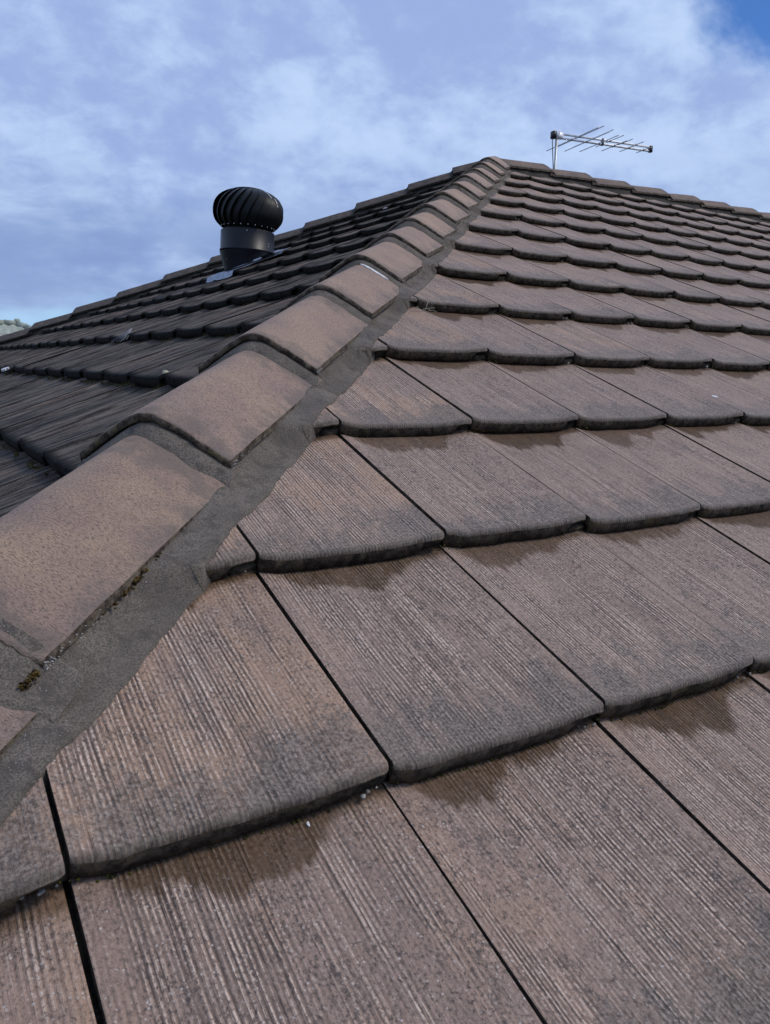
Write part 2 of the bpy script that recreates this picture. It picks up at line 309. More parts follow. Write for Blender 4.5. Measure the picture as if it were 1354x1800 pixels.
def tile_geo(nx, seed, ny=7, rough=1.0, L=0.405, sdv=0.0):
    r_ = np.random.default_rng(seed)
    base_x = np.linspace(0.0024 if nx > 50 else 0.0034, 0.2977 if nx > 50 else 0.2966, nx) if nx > 20 else np.array([0.0012, .012, .035, .075, .15, .215, .255, .285, .2985])
    nx = len(base_x)
    ph = r_.uniform(0, 99)
    def nz(x, f, k): return noise.noise(Vector((x*f + ph, k*7.1 + ph, k)))
    ynose = np.array([0.0024*rough*nz(x, 22, 1) + 0.0010*rough*nz(x, 95, 2) for x in base_x])
    zn = np.array([0.0010*rough*nz(x, 40, 3) + 0.0004*rough*nz(x, 120, 4) for x in base_x])
    # occasional chip
    if r_.random() < 0.5 and rough > 0:
        cx, cw_, cdp = r_.uniform(0.03, 0.27), r_.uniform(0.006, 0.018), r_.uniform(0.001, 0.0028)
        ynose += cdp*np.exp(-((base_x - cx)/cw_)**4)
    cor = np.exp(-(base_x/0.004)**2) + np.exp(-((0.2985 - base_x)/0.004)**2)
    ynose = ynose + 0.004*cor                          # rounded corners
    top = prof(base_x)
    warp = r_.uniform(-1, 1, 3)*0.0008
    ys = [0.0130, 0.03, 0.09, 0.18, 0.27, GA + 0.004, L][:ny] if ny >= 7 else [0.014, 0.18, GA + 0.004, L]
    rows = []                                          # list of (y, z, edge-flag)
    thick = STEP - 0.0015
    notch = np.clip((base_x - 0.258)/0.006, 0, 1)      # overlock: only a thin lip at the right
    bot = top - thick*(1 - notch) - 0.0110*notch
    rows.append((ynose + 0.030, bot, 1))
    rows.append((ynose + 0.0010, bot + 0.0006, 1))
    rows.append((ynose - 0.0006 + 0.0010*np.array([nz(x, 90, 6) for x in base_x])*rough, bot*0.55 + top*0.45, 1))
    rows.append((ynose + 0.0002, top - 0.0060 + zn, 1))
    rows.append((ynose + 0.0018, top - 0.0022 + zn, 0))
    rows.append((ynose + 0.0050, top - 0.0005 + zn*0.7, 0))
    for y in ys:
        rows.append((np.full(nx, y) + (ynose*0.5 if y < 0.02 else 0), top - STEP*y/GA + (zn*0.3 if y < 0.02 else 0) + warp[0]*math.sin(y*9) , 0))
    V, A, F, mi = [], [], [], []
    nr = len(rows)
    for (yy, zz, e) in rows:
        for k in range(nx): V.append((base_x[k], yy[k], zz[k])); A.append((base_x[k], yy[k], sdv))
    for i in range(nr - 1):
        for k in range(nx - 1):
            a = i*nx + k; F.append((a, a + 1, a + nx + 1, a + nx)); mi.append(1 if i < 3 else 0)
    # side skirts
    for k, fl in ((0, 0), (nx - 1, 1)):
        o = len(V); dz = 0.016 if k == 0 else 0.011
        for (yy, zz, e) in rows[3:]:
            V.append((base_x[k] + (0.0005 if k == 0 else -0.0005), yy[k], zz[k])); A.append((base_x[k], yy[k], sdv))
            V.append((base_x[k], yy[k], zz[k] - dz)); A.append((base_x[k], yy[k], sdv))
        for i in range(len(rows) - 4):
            a = o + 2*i; q = (a, a + 2, a + 3, a + 1); F.append(q if fl == 0 else q[::-1]); mi.append(1)
    # underlap tongue reaching left below the neighbour
    o = len(V)
    tl = 0.0045 + r_.uniform(-1, 1)*0.001
    for (x, z0) in ((-0.034, -0.0325), (-0.0335, -0.0235), (-0.029, -0.0200), (-0.020, -0.0192), (-0.008, -0.0185), (0.004, -0.0185), (0.004, -0.0325)):
        for y in (0.0035, 0.012, GA + 0.02):
            V.append((x, tl + y - (0.0035 if y < 0.005 and -0.037 < x < 0.0 else 0), z0 - STEP*y/GA - (0.002 if y < 0.005 and z0 > -0.02 else 0))); A.append((0.001, y, sdv))
    for i in range(6):
        for k in range(2):
            a = o + 3*i + k; F.append((a, a + 1, a + 4, a + 3)); mi.append(1)
    F.append(tuple(o + 3*i for i in range(7))); mi.append(1)
    return V, F, mi, A
def tile_mesh(geo, mats, name='roof_tile'):
    V, F, mi, A = geo; me = mesh(name, V, F, True, mi, {'tco': A})
    for m_ in mats: me.materials.append(m_)
    return me
HI = [tile_geo(96, 100 + k) for k in range(9)]
MD = [tile_geo(30, 200 + k) for k in range(6)]
LO = [tile_geo(9, 300 + k, 4, 0.0) for k in range(2)]
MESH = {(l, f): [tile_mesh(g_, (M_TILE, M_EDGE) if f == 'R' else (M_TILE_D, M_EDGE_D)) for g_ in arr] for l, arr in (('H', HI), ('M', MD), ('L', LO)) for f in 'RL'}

house = empty('house', (0, 0, -2.95), 'hip roofed house clad in weathered brown concrete tiles, filling the foreground', 'house')
HOFF = Vector((0, 0, 2.95))
def H(o): o.location = Vector(o.location) + HOFF; return o        # children of the house empty

def project(P):
    d = P - CAM; z = d.dot(FW)
    if z < 0.05: return None
    return 677 + FPX*d.dot(RT)/z, 900 - FPX*d.dot(UP)/z, z
SE = 6.3                                              # slope length of the roof
cands = []
def span(face, i):                                    # extent of the course along the eave direction
    s = (S0R if face == 'R' else S0L) + i*GA; return s*CP
for i in range(0, 17):
    hw = span('R', i); j0 = math.floor((-hw - X0R)/WD) ; j1 = math.ceil((5.6 - X0R)/WD)
    for j in range(j0, j1 + 1): cands.append(('R', i, j))
for i in range(-7, 10):
    hw = span('L', i); j0 = math.floor((Y0L - hw)/WD) - 1; j1 = math.ceil((Y0L + hw)/WD)
    for j in range(j0, j1 + 1): cands.append(('L', i, j))
sized = []
for (f, i, j) in cands:
    fr = FACE[f]; O = fr['org'](i, j); c = O + fr['x']*0.15 + fr['y']*0.17
    ds = -c.x/CP if f == 'L' else -c.y/CP
    across = c.x if f == 'R' else c.y
    # keep only tiles that touch their face triangle
    if f == 'R' and across < -ds*CP - 0.35: continue
    if f == 'L' and abs(across) > ds*CP + 0.35: continue
    pr = [project(O + fr['x']*a + fr['y']*b_) for a in (0, .3) for b_ in (0, GA)]
    if any(p is None for p in pr): sc_, vis = 0, False
    else:
        us = [p[0] for p in pr]; vs = [p[1] for p in pr]
        vis = max(us) > -20 and min(us) < 1374 and max(vs) > 0 and min(vs) < 1830
        sc_ = (max(us) - min(us))*(max(vs) - min(vs))
        if f == 'L' and i > 5: vis = False
    sized.append((vis, sc_, f, i, j))
sized.sort(key=lambda t: (-t[0], -t[1]))
rest = {'R': [], 'L': []}
CUTL = 0.035
def cut_planes(f):                                    # (point, normal to keep)
    r2_ = 1/math.sqrt(2)
    if f == 'R': return [(Vector((0, 0, 0)) + Vector((r2_, -r2_, 0))*CUTL, Vector((r2_, -r2_, 0))), (Vector((0, -0.05, 0)), Vector((0, -1, 0)))]
    return [(Vector((-r2_, r2_, 0))*CUTL, Vector((-r2_, r2_, 0))), (Vector((-r2_, -r2_, 0))*CUTL, Vector((-r2_, -r2_, 0)))]
def tile_matrix(f, i, j, jit=True):
    fr = FACE[f]; O = fr['org'](i, j)
    rr = random.Random(i*131 + j*17 + (5 if f == 'R' else 999))
    x, y, n = fr['x'], fr['y'], fr['n']
    M = Matrix(((x.x, y.x, n.x, O.x), (x.y, y.y, n.y, O.y), (x.z, y.z, n.z, O.z), (0, 0, 0, 1)))
    if jit:
        k = 1.0
        dz = rr.uniform(-0.0016, 0.0018); dx = rr.uniform(-0.0006, 0.0006); dy = rr.uniform(-0.0055, 0.0055)
        if f == 'R' and j == -1 and i >= 12: dz -= 0.004; dy -= 0.010
        M = M @ Matrix.Translation((dx, dy, dz)) @ Matrix.Rotation(rad(rr.uniform(-0.3, 0.3)), 4, 'Z') @ Matrix.Rotation(rad(rr.uniform(-0.25, 0.25)), 4, 'Y')
    return M
n_ind = 0
cutcache = 0
for vis, sc_, f, i, j in sized:
    if not vis or n_ind >= 292: rest[f].append((i, j)); continue
    M = tile_matrix(f, i, j)
    lod = 'H' if sc_ > 9000 else 'M'
    me = MESH[(lod, f)][(i*5 + j*3) % len(MESH[(lod, f)])]
    M2 = Matrix.Translation(HOFF) @ M
    corners = [M @ Vector((a, b_, 0)) for a in (-0.045, .3) for b_ in (-.01, .41)]
    need = [pl_ for pl_ in cut_planes(f) if min((c - pl_[0]).dot(pl_[1]) for c in corners) < 0]
    dead = any(max((c - pl_[0]).dot(pl_[1]) for c in corners) < 0.02 for pl_ in cut_planes(f))
    if dead: continue
    if need:
        bm = bmesh.new(); bm.from_mesh(me); Mi = M.inverted()
        for (p_, nn) in need:
            lp = Mi @ p_; ln_ = (Mi.to_3x3() @ nn).normalized()
            bmesh.ops.bisect_plane(bm, geom=bm.verts[:] + bm.edges[:] + bm.faces[:], plane_co=lp, plane_no=-ln_, clear_outer=True)
        if not bm.faces: bm.free(); continue
        me2 = bpy.data.meshes.new('roof_tile_cut'); bm.to_mesh(me2); bm.free()
        for m_ in me.materials: me2.materials.append(m_)
        me = me2
    o = obj('roof_tile', me, None, house); o.matrix_local = M2; o.color = (1.0 if (need and f == 'R') else 0.0, 0, 0, 1)
    n_ind += 1
# remaining tiles, off frame or tiny: one mesh per face
for f in 'RL':
    V, F, mi, A = [], [], [], []
    for (i, j) in rest[f]:
        gv, gf, gm, ga = LO[(i + j) % 2]; M = tile_matrix(f, i, j); o0 = len(V)
        W3 = [M @ Vector(v) for v in gv]
        pls = cut_planes(f)
        bad = [any((v - p_).dot(nn) < -0.0 for p_, nn in pls) for v in W3]
        if all(bad): continue
        V += W3; sdv = random.random(); A += [(a[0], a[1], sdv) for a in ga]
        for q, m_ in zip(gf, gm):
            if not any(bad[k] for k in q): F.append(tuple(k + o0 for k in q)); mi.append(m_)
    me = mesh('roof_tiles_rest', V, F, True, mi, {'tco': A})
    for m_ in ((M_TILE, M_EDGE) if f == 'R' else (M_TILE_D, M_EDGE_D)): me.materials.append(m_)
    H(obj('roof_tile_field', me, None, house, kind='stuff')).color = (0, 0, 0, 1)
print('tiles individual', n_ind, 'rest', len(rest['R']), len(rest['L']))

# deck below the tiles, the unseen faces, walls
hw = SE*CP; hz = -SE*SP; RL = 11.0
dn = 0.055/CP
Vd = [(0, 0, -dn), (RL - hw, 0, -dn), (-hw, -hw, hz - dn), (-hw, hw, hz - dn), (RL, hw, hz - dn), (RL, -hw, hz - dn)]
H(obj('sarking', mesh('sarking', Vd, [(0, 2, 5, 1), (3, 2, 0), (0, 1, 4, 3), (1, 5, 4)], False), M_DECK, house))
M_BRICK = simple('rendered_wall', (0.36, 0.31, 0.26), 0.85, 0, 0.12, 8, 0.002)
v_, f_ = box(((RL - hw)/2, 0, (hz - 5.45)/2 - 0.05), (RL + hw - 1.0, 2*hw - 1.0, -5.45 - hz + 5.45*0 + (5.45 + hz)*2 if False else (5.45 + hz) - 0.1))
v_, f_ = box(((RL - hw)/2, 0, (hz - 0.16 - 5.45)/2), (RL + hw - 1.0, 2*hw - 1.0, (hz - 0.16) + 5.45))
H(obj('wall', mesh('wall', v_, f_, False), M_BRICK, house))
v_, f_ = merge([box(((RL - hw)/2, sy*(hw - 0.02), hz - 0.13), (RL + hw, 0.1, 0.12)) for sy in (-1, 1)] + [box((sx, 0, hz - 0.13), (0.1, 2*hw - 0.2, 0.12)) for sx in (-hw + 0.02, RL - 0.02)])
H(obj('gutter', mesh('gutter', v_, f_, False), simple('gutter_steel', (0.12, 0.11, 0.10), 0.5, 0.3), house))

# ------------------------------------------------------------------ ridge and hip capping
CA = np.linspace(-1, 1, 61)
def capz(a):                                          # rounded-V section, crown 0 .. -0.074 at the rims
    a = np.abs(a); return -0.0705*(np.sqrt(a*a + 0.06) - math.sqrt(0.06))/(math.sqrt(1.06) - math.sqrt(0.06))
def cap_mesh(tn, tt, e, lat, up, hw0, hc, seed, m_cap, m_edge, shift, droop=0.033, nsub=10):
    """one cap from its nose (tn, lower end) to its tail (tt) along -e"""
    r_ = np.random.default_rng(seed); ph = r_.uniform(0, 99)
    sg = 1 if tn > tt else -1
    Lc = abs(tn - tt)
    stations = [(0.016, -0.015, 1), (0.0, -0.0135, 1), (-0.0004, -0.0065, 1), (0.0012, -0.0012, 1), (0.0065, 0.0, 0)] + [(0.0065 + (Lc - 0.0065)*(k/nsub), 0.0, 0) for k in range(1, nsub + 1)]
    tw = r_.uniform(-1, 1, 4)*np.array([0.0025, 0.004, 0.0035, 0.004])*(0 if tn > 6.1 and hw0 > 0.13 else 1)
    V, A, mi, F = [], [], [], []
    na = len(CA)
    for (d, dz, fl) in stations:
        q = d/Lc
        for a in CA:
            z = hc + capz(a) - (droop - 0.003)*q + dz + tw[0] + tw[1]*q
            x = a*(hw0*(1 + 0.025*q)) + shift + tw[2] + tw[3]*q
            x *= 1.0
            nn = noise.noise(Vector((a*4 + ph, d*14, 1)))*0.0016 + noise.noise(Vector((a*16 + ph, d*55, 2)))*0.0006
            rag = noise.noise(Vector((a*9 + ph, 3.3, 5)))*0.003 + noise.noise(Vector((a*31 + ph, 3.3, 5)))*0.002 if d < 0.01 else 0
            if abs(a) > 0.93: rag += 0.003*(abs(a) - 0.93)/0.07 if d < 0.01 else 0
            t = tn - sg*(d + rag)
            P = e*t + lat*x + up*(z + (nn if d > 0.003 else nn*0.5))
            V.append(P); A.append((a, d, ph))
    ns = len(stations)
    for i in range(ns - 1):
        for k in range(na - 1):
            p = i*na + k; F.append((p, p + 1, p + na + 1, p + na)); mi.append(1 if i < 3 else 0)
    # rim skirts
    for k in (0, na - 1):
        o = len(V)
        for i in range(1, ns):
            P = V[i*na + k]; d_ = stations[i][0]
            wv = 0.0025*noise.noise(Vector((d_*60 + ph, k, 0)))
            V.append(P); A.append(A[i*na + k]); V.append(P - up*(0.013 + wv) + lat*(0.0015 if k else -0.0015)*-1); A.append(A[i*na + k])
        for i in range(ns - 2):
            p = o + 2*i; F.append((p, p + 1, p + 3, p + 2)); mi.append(1)
    me = mesh('ridge_tile', V, F, True, mi, {'tco': A}); me.materials.append(m_cap); me.materials.append(m_edge)
    return me
M_CEDGE, M_CEDGE_D = edge_mat('cap_edge_grime', 1.5), edge_mat('cap_edge_black', 0.5)

def capping(name, noses, tend, e, lat, up, faces, hcf, shift, mats, mmats, seed0, hw0=0.125, skip_collar=()):
    objs = []
    sg = 1 if noses[0] > noses[1] else -1
    for k, tn in enumerate(noses):
        nxt = noses[k + 1] if k + 1 < len(noses) else tend
        tt = nxt - sg*0.03 if k + 1 < len(noses) else tend
        hc = hcf(tn)
        me = cap_mesh(tn, tt, e, lat, up, hw0 + (0.006 if tn > 6.1 else 0), hc, seed0 + k, mats[0], mats[1], shift + (0.004 if tn > 6.1 else 0))
        objs.append(H(obj('ridge_tile', me, None, house)))
        # mortar collar below the nose
        if k > 0 or True:
            Lp = abs((noses[k - 1] if k else tn + sg*0.42) - tn)
            hcl = hcf(noses[k - 1] if k else tn) - 0.033*Lp/(Lp + 0.03)
            V, F = [], []; na = len(CA); r_ = np.random.default_rng(seed0*3 + k); ph = r_.uniform(0, 99)
            big = 1.0
            for si, (dd, fz) in enumerate(((-0.012, 1.0), (0.0005, 1.0), (0.008, 0.82), (0.019, 0.46), (0.029, 0.08), (0.033, -0.2))):
                for a in CA:
                    top = hc + capz(a) - 0.0125; bot = hcl + capz(a)
                    nn = noise.noise(Vector((a*5 + ph, si*0.8, 0)))
                    wdt = 1 + 0.5*noise.noise(Vector((a*3 + ph, 9.1, 0)))
                    z = bot + (top - bot)*fz + (0.0012*nn if si > 1 else 0) - (0.0015 if fz == 1.0 and si == 1 else 0)
                    x = a*(hw0*(0.985 + 0.040*max(0, min(1, (dd + 0.004)/0.01)))) + shift
                    V.append(e*(tn + sg*dd*wdt) + lat*x + up*z)
            F = grid_faces(6, na)
            H(obj('mortar_collar', mesh('mortar_collar', V, F), mmats[0], house))
    # bedding strips on the visible sides
    for side, face in faces:
        lo, hi = min(noses + [tend]), max(noses + [tend])
        nst = int((hi - lo)/0.006); NV = 9; n_f = FACE[face]['n']; nu_ = up.dot(n_f)
        XX = np.zeros((nst + 1, NV)); ZZ = np.zeros((nst + 1, NV)); TT = np.zeros((nst + 1, NV))
        def surf(t, x):
            Q = e*t + lat*(side*x); hq = -(Q.dot(n_f))/nu_; return hq + tile_height(face, Q + up*hq)/nu_
        for i in range(nst + 1):
            t = lo + (hi - lo)*i/nst
            ks = [k for k in range(len(noses)) if (noses[k] - t)*sg >= -1e-6]
            kk = ks[-1] if ks else 0
            nxt = noses[kk + 1] if kk + 1 < len(noses) else tend
            q = min(1, abs(noses[kk] - t)/(abs(noses[kk] - nxt) + 0.03))
            ztop = hcf(noses[kk]) - 0.0705 - 0.033*q - 0.006
            wl = float(np.interp(t, [0, 2.5, 3.1, 3.6, 4.5, 5.1, 5.4, 5.9], [0.134, 0.136, 0.138, 0.145, 0.149, 0.154, 0.160, 0.158]) if name == 'hip' and side == 1 else 0.150) + 0.004*noise.noise(Vector((t*5, side*3.0, 1.7))) + 0.004*noise.noise(Vector((t*21, side*3.0, 4.2))) + 0.0028*noise.noise(Vector((t*70, side, 4.2)))
            wr = hw0*(1 + 0.025*q) + side*shift - 0.004 + (0.010 if kk == 0 and hi > 6.1 else 0)
            wl = max(wl, wr + 0.010)
            hb = surf(t, wl) + 0.0028
            for v in range(NV):
                u = v/6.0
                if v <= 6:
                    x = wr - 0.012 + (wl - wr + 0.012)*(0.10 + 0.90*u**1.7) if v else wr - 0.014
                    x += 0.0030*noise.noise(Vector((t*13, v*0.6, side + 5))) + 0.0012*noise.noise(Vector((t*50, v*0.6, side + 5)))
                    z = ztop + (hb - ztop)*(u**0.55) + (0.0030*noise.noise(Vector((t*16, v*0.5, side))) + 0.0014*noise.noise(Vector((t*60, v*0.9, side))) if v else 0)
                    TT[i, v] = surf(t, x) + 0.0022 + 0.004*(1 - u) if v else -9
                elif v == 7: x, z = wl + 0.0012, hb - 0.0035; TT[i, v] = -9
                else: x, z = wl + 0.003, hb - 0.03; TT[i, v] = -9
                XX[i, v], ZZ[i, v] = x, z
        pad = np.pad(TT, ((2, 2), (0, 0)), mode='edge'); mx = np.max([pad[k:k + nst + 1] for k in range(5)], axis=0)
        ZZ = np.maximum(ZZ, mx)
        pad = np.pad(ZZ[:, :6], ((3, 3), (0, 0)), mode='edge'); ZZ[:, :6] = np.maximum(np.mean([pad[k:k + nst + 1] for k in range(7)], axis=0), TT[:, :6])
        V = []
        for i in range(nst + 1):
            t = lo + (hi - lo)*i/nst
            for v in range(NV): V.append(e*t + lat*(side*float(XX[i, v])) + up*float(ZZ[i, v]))
        F = grid_faces(nst + 1, NV)
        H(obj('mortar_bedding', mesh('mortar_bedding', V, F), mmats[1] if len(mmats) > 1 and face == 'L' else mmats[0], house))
    return objs
r2 = 1/math.sqrt(2)
E1 = Vector((-1, -1, -TP)).normalized(); LT1 = Vector((r2, -r2, 0)); UP1 = E1.cross(LT1); UP1 = UP1 if UP1.z > 0 else -UP1
E2 = Vector((-1, 1, -TP)).normalized(); LT2 = Vector((-r2, -r2, 0)); UP2 = E2.cross(LT2); UP2 = UP2 if UP2.z > 0 else -UP2
n1 = [6.22, 5.790, 5.315, 4.874, 4.42, 4.02, 3.61, 3.25, 2.88, 2.46, 2.05, 1.66, 1.26, .86, .46]
hc1 = lambda t: 0.052 if t > 3.4 else 0.052 + (3.4 - t)/3.4*0.018
caps1 = capping('hip', n1, -0.05, E1, LT1, UP1, [(1, 'R'), (-1, 'L')], hc1, -0.014, (M_CAP, M_CEDGE), (M_MORT, M_MORT_D), 10)
n2 = [5.73, 5.30, 4.87, 4.45, 4.024, 3.604, 3.184, 2.74, 2.315, 1.902, 1.49, 1.067, .651, .307]
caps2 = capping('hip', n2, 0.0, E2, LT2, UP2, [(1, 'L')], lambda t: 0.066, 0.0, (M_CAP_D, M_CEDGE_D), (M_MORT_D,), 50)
# the level ridge: noses point away to the right
ER, LTR, UPR = Vector((-1, 0, 0)), Vector((0, -1, 0)), Vector((0, 0, 1))
n3 = [-5.66, -5.23, -4.80, -4.37, -3.94, -3.51, -3.079, -2.659, -2.23, -1.79, -1.35, -0.90, -0.46]
E3 = Vector((1, 0, 0))
caps3 = capping('ridge', [-a for a in n3], 0.0, E3, LTR, UPR, [(1, 'R')], lambda t: 0.056, 0.0, (M_CAP_R, M_CEDGE), (M_MORT_D,), 90)

# ------------------------------------------------------------------ roof turbine
M_BLK = simple('black_painted_steel', (0.006, 0.007, 0.007), 0.50, 0.0, 0.3, 9)
M_BLK.node_tree.nodes['Principled BSDF'].inputs['Specular IOR Level'].default_value = 0.22
M_BLK2 = simple('dark_blue_black_steel', (0.005, 0.006, 0.010), 0.42, 0.0, 0.25, 6)
M_BLK2.node_tree.nodes['Principled BSDF'].inputs['Specular IOR Level'].default_value = 0.3
M_RIV = simple('bright_rivet', (0.45, 0.46, 0.48), 0.4, 0.7, 0.1)
M_FLASH = simple('aluminium_flashing', (0.20, 0.23, 0.30), 0.42, 0.5, 0.45, 22, 0.002)
M_HILITE = simple('highlight_white', (0.75, 0.76, 0.78), 0.6)
TX, TY = -1.894, 0.10; tzr = TX*TP
turb = empty('turbine_ventilator', (TX, TY, tzr), 'black spinning turbine roof ventilator with a ball head, on the shaded left slope', 'roof vent')
ZB = 0.306; RB = 0.210; HB = 0.138                      # ball centre height, radius, half height
TL = Matrix.Rotation(rad(2.0), 3, 'Y') @ Matrix.Rotation(rad(1.5), 3, 'X')
def tv(v): return TL @ Vector(v)
def ballr(u):                                          # u -1..1 bottom to top
    return RB*(1 - abs(u)**2.5)**0.5 if abs(u) < 1 else 0
NVN = 24
umin, umax = -0.80, 0.93
vm = None
V, F = [], []
NU, NW = 15, 5
for i in range(NU):
    u = umin + (umax - umin)*i/(NU - 1)
    tws = 0.55*((u - umin)/(umax - umin))**1.6
    for k in range(NW):
        q = k/(NW - 1)
        ang = tws + q*(2*math.pi/NVN)*1.18
        rr_ = ballr(u)*(0.93 + 0.085*math.sin(q*math.pi*0.5)) + (0.004 if k == NW - 1 else 0)
        V.append((rr_*math.cos(ang), rr_*math.sin(ang), u*HB))
F = grid_faces(NU, NW)
vane = mesh('vane', V, F)
sol = None
vane.materials.append(M_BLK)
for k in range(NVN):
    o = obj('vane', vane, None, turb)
    o.matrix_local = Matrix.Translation(tv((0, 0, ZB))) @ TL.to_4x4() @ Matrix.Rotation(2*math.pi*k/NVN, 4, 'Z')
def lathe(prf, n=48):
    V, F = [], []
    for (r_, z) in prf:
        for k in range(n): V.append((r_*math.cos(2*math.pi*k/n), r_*math.sin(2*math.pi*k/n), z))
    for i in range(len(prf) - 1):
        for k in range(n): F.append((i*n + k, i*n + (k+1) % n, (i+1)*n + (k+1) % n, (i+1)*n + k))
    return V, F
def tobj(name, vf, m_, parent=turb, smooth=True):
    V = [tv(v) for v in vf[0]]; return obj(name, mesh(name, V, vf[1], smooth), m_, parent)
tobj('top_cap', lathe([(0.001, ZB + HB*0.985), (0.05, ZB + HB*0.98), (0.085, ZB + HB*0.955), (0.098, ZB + HB*0.925), (0.098, ZB + HB*0.88)]), M_BLK)
inner = [(ballr(u)*0.90, ZB + u*HB) for u in np.linspace(-0.85, 0.93, 14)]
tobj('rotor_core', lathe(inner), M_BLK)
rb = ballr(-0.80)*0.98
tobj('bottom_ring', lathe([(rb*0.9, ZB - HB*0.90), (rb + 0.006, ZB - HB*0.90), (rb + 0.010, ZB - HB*0.84), (rb + 0.010, ZB - HB*0.74), (rb*0.95, ZB - HB*0.70)]), M_BLK)
rv, rf = lathe([(0.0001, 0.0035), (0.003, 0.003), (0.0048, 0.0012), (0.005, 0.0)], 10)
rivm = mesh('rivet', rv, rf); rivm.materials.append(M_RIV)
for k in range(NVN):
    a = 2*math.pi*(k + 0.5)/NVN; rr_ = ballr(-0.70)*1.025
    o = obj('rivet', rivm, None, turb)
    o.matrix_local = Matrix.Translation(tv((rr_*math.cos(a), rr_*math.sin(a), ZB - HB*0.70))) @ Matrix.Rotation(a, 4, 'Z') @ Matrix.Rotation(rad(100), 4, 'Y')
tobj('throat', lathe([(0.163, ZB - 0.118), (0.166, ZB - 0.125), (0.166, ZB - 0.232), (0.170, ZB - 0.234), (0.170, ZB - 0.240), (0.165, ZB - 0.242)], 64), M_BLK2)
for ang_, u0, u1 in ((-0.62, 0.50, 0.78), (-0.42, 0.18, 0.52)):  # highlights on the ball, painted as thin white strips
    V = []
    for k in range(8):
        u = u0 + (u1 - u0)*k/7; rr_ = ballr(u)*1.022 + 0.001; a = ang_ + YAW - math.pi/2 - 0.05*k/7
        for d_ in (-1, 1): V.append((rr_*math.cos(a + d_*0.012), rr_*math.sin(a + d_*0.012), ZB + u*HB))
    tobj('highlight_streak', (V, grid_faces(8, 2)), M_HILITE)
# skirt that narrows towards the slope, bottom edge follows the roof
V, F = [], []; n = 64
for k in range(n):
    a = 2*math.pi*k/n; c_, s_ = math.cos(a), math.sin(a)
    V.append((0.167*c_, 0.167*s_, ZB - 0.241))
    for q in (0.5, 1.0):
        rr_ = 0.167 - 0.030*q*(0.5 - 0.5*c_)
        zr = rr_*c_*TP + 0.012
        z = (ZB - 0.241)*(1 - q) + zr*q
        V.append((rr_*c_, rr_*s_, min(z, ZB - 0.241)))
for k in range(n):
    for j in range(2):
        a = 3*k + j; b_ = 3*((k+1) % n) + j; F.append((a, a + 1, b_ + 1, b_))
obj('base_skirt', mesh('base_skirt', V, F), M_BLK2, turb)
for (a_, z_, w_) in ((-1.95, ZB - 0.135, 0.004), (-1.05, ZB - 0.20, 0.003), (-1.05, ZB - 0.215, 0.003), (-2.9, 0.01, 0.005)):
    o = obj('rivet', rivm, None, turb)
    rr_ = 0.168 if z_ > 0.05 else 0.15
    o.matrix_local = Matrix.Translation((rr_*math.cos(a_), rr_*math.sin(a_), z_)) @ Matrix.Rotation(a_, 4, 'Z') @ Matrix.Rotation(rad(90), 4, 'Y')
# flashing sheet draped on the tiles
V = []; nu, nv = 28, 40
for i in range(nu):
    for j in range(nv):
        sx = -0.215 + 0.44*i/(nu-1); yy = -0.23 + 0.44*j/(nv-1)
        Pw = Vector((TX + sx, TY + yy, (TX + sx)*TP))
        th = tile_height('L', Pw)
        dr = th*(0.55 if i > 1 else 0.8)
        P = Vector((sx, yy, sx*TP)) + FACE['L']['n']*(dr + 0.007 + 0.003*noise.noise(Vector((sx*14, yy*14, 0))))
        if i == 0: P.x += 0.012*noise.noise(Vector((yy*9, 1, 0))); P.z -= 0.004
        V.append(P)
obj('flashing', mesh('flashing', V, grid_faces(nu, nv)), M_FLASH, turb)

# ------------------------------------------------------------------ TV antenna behind the ridge
M_ALU = simple('antenna_aluminium', (0.86, 0.86, 0.87), 0.5, 0.1, 0.12)
M_ROD = simple('antenna_rod', (0.66, 0.67, 0.70), 0.5, 0.1, 0.15)
M_PLB = simple('black_plastic', (0.02, 0.02, 0.022), 0.5)
M_GALV = simple('galvanised_tube', (0.42, 0.44, 0.45), 0.45, 0.6, 0.2)
AX, AY = 1.53, 1.0; az0 = -AY*TP; ZBM = 0.655
ant = empty('tv_antenna', (AX, AY, az0), 'silver log-periodic TV antenna with slanting rods on a thin mast behind the ridge', 'antenna')
def aobj(name, vf, m_, parent=ant, smooth=True):
    V = [Vector(v) - Vector((AX, AY, az0)) for v in vf[0]]; return obj(name, mesh(name, V, vf[1], smooth), m_, parent)
BA = rad(-11.5); bd = Vector((math.cos(BA), math.sin(BA), 0.0)); ed = Vector((-math.sin(BA), math.cos(BA), 0))
A0 = Vector((AX + 0.01, AY, ZBM)); BL = 1.055
aobj('mast', tube([(AX, AY, az0 - 0.05), (AX + 0.012, AY, ZBM + 0.02)], 0.0125, 12), M_GALV)
for dz in (-0.018, 0.018):
    aobj('boom_rail', box(A0 + bd*(BL/2 - 0.0) + Vector((0, 0, dz)), (BL, 0.018, 0.015), Matrix.Rotation(BA, 3, 'Z')), M_ALU)
aobj('mast_clamp', merge([box(A0 + bd*0.02, (0.075, 0.034, 0.052), Matrix.Rotation(BA, 3, 'Z')), tube([A0 + bd*0.0 - ed*0.04, A0 - ed*0.04 + Vector((0, 0, 0.045))], 0.004)]), M_ALU)
aobj('junction_box', box(A0 - bd*0.035, (0.035, 0.05, 0.062), Matrix.Rotation(BA, 3, 'Z')), M_PLB)
aobj('insulator', box(A0 + bd*0.50, (0.018, 0.028, 0.062), Matrix.Rotation(BA, 3, 'Z')), M_PLB)
aobj('end_cap', box(A0 + bd*BL, (0.03, 0.032, 0.058), Matrix.Rotation(BA, 3, 'Z')), M_PLB)
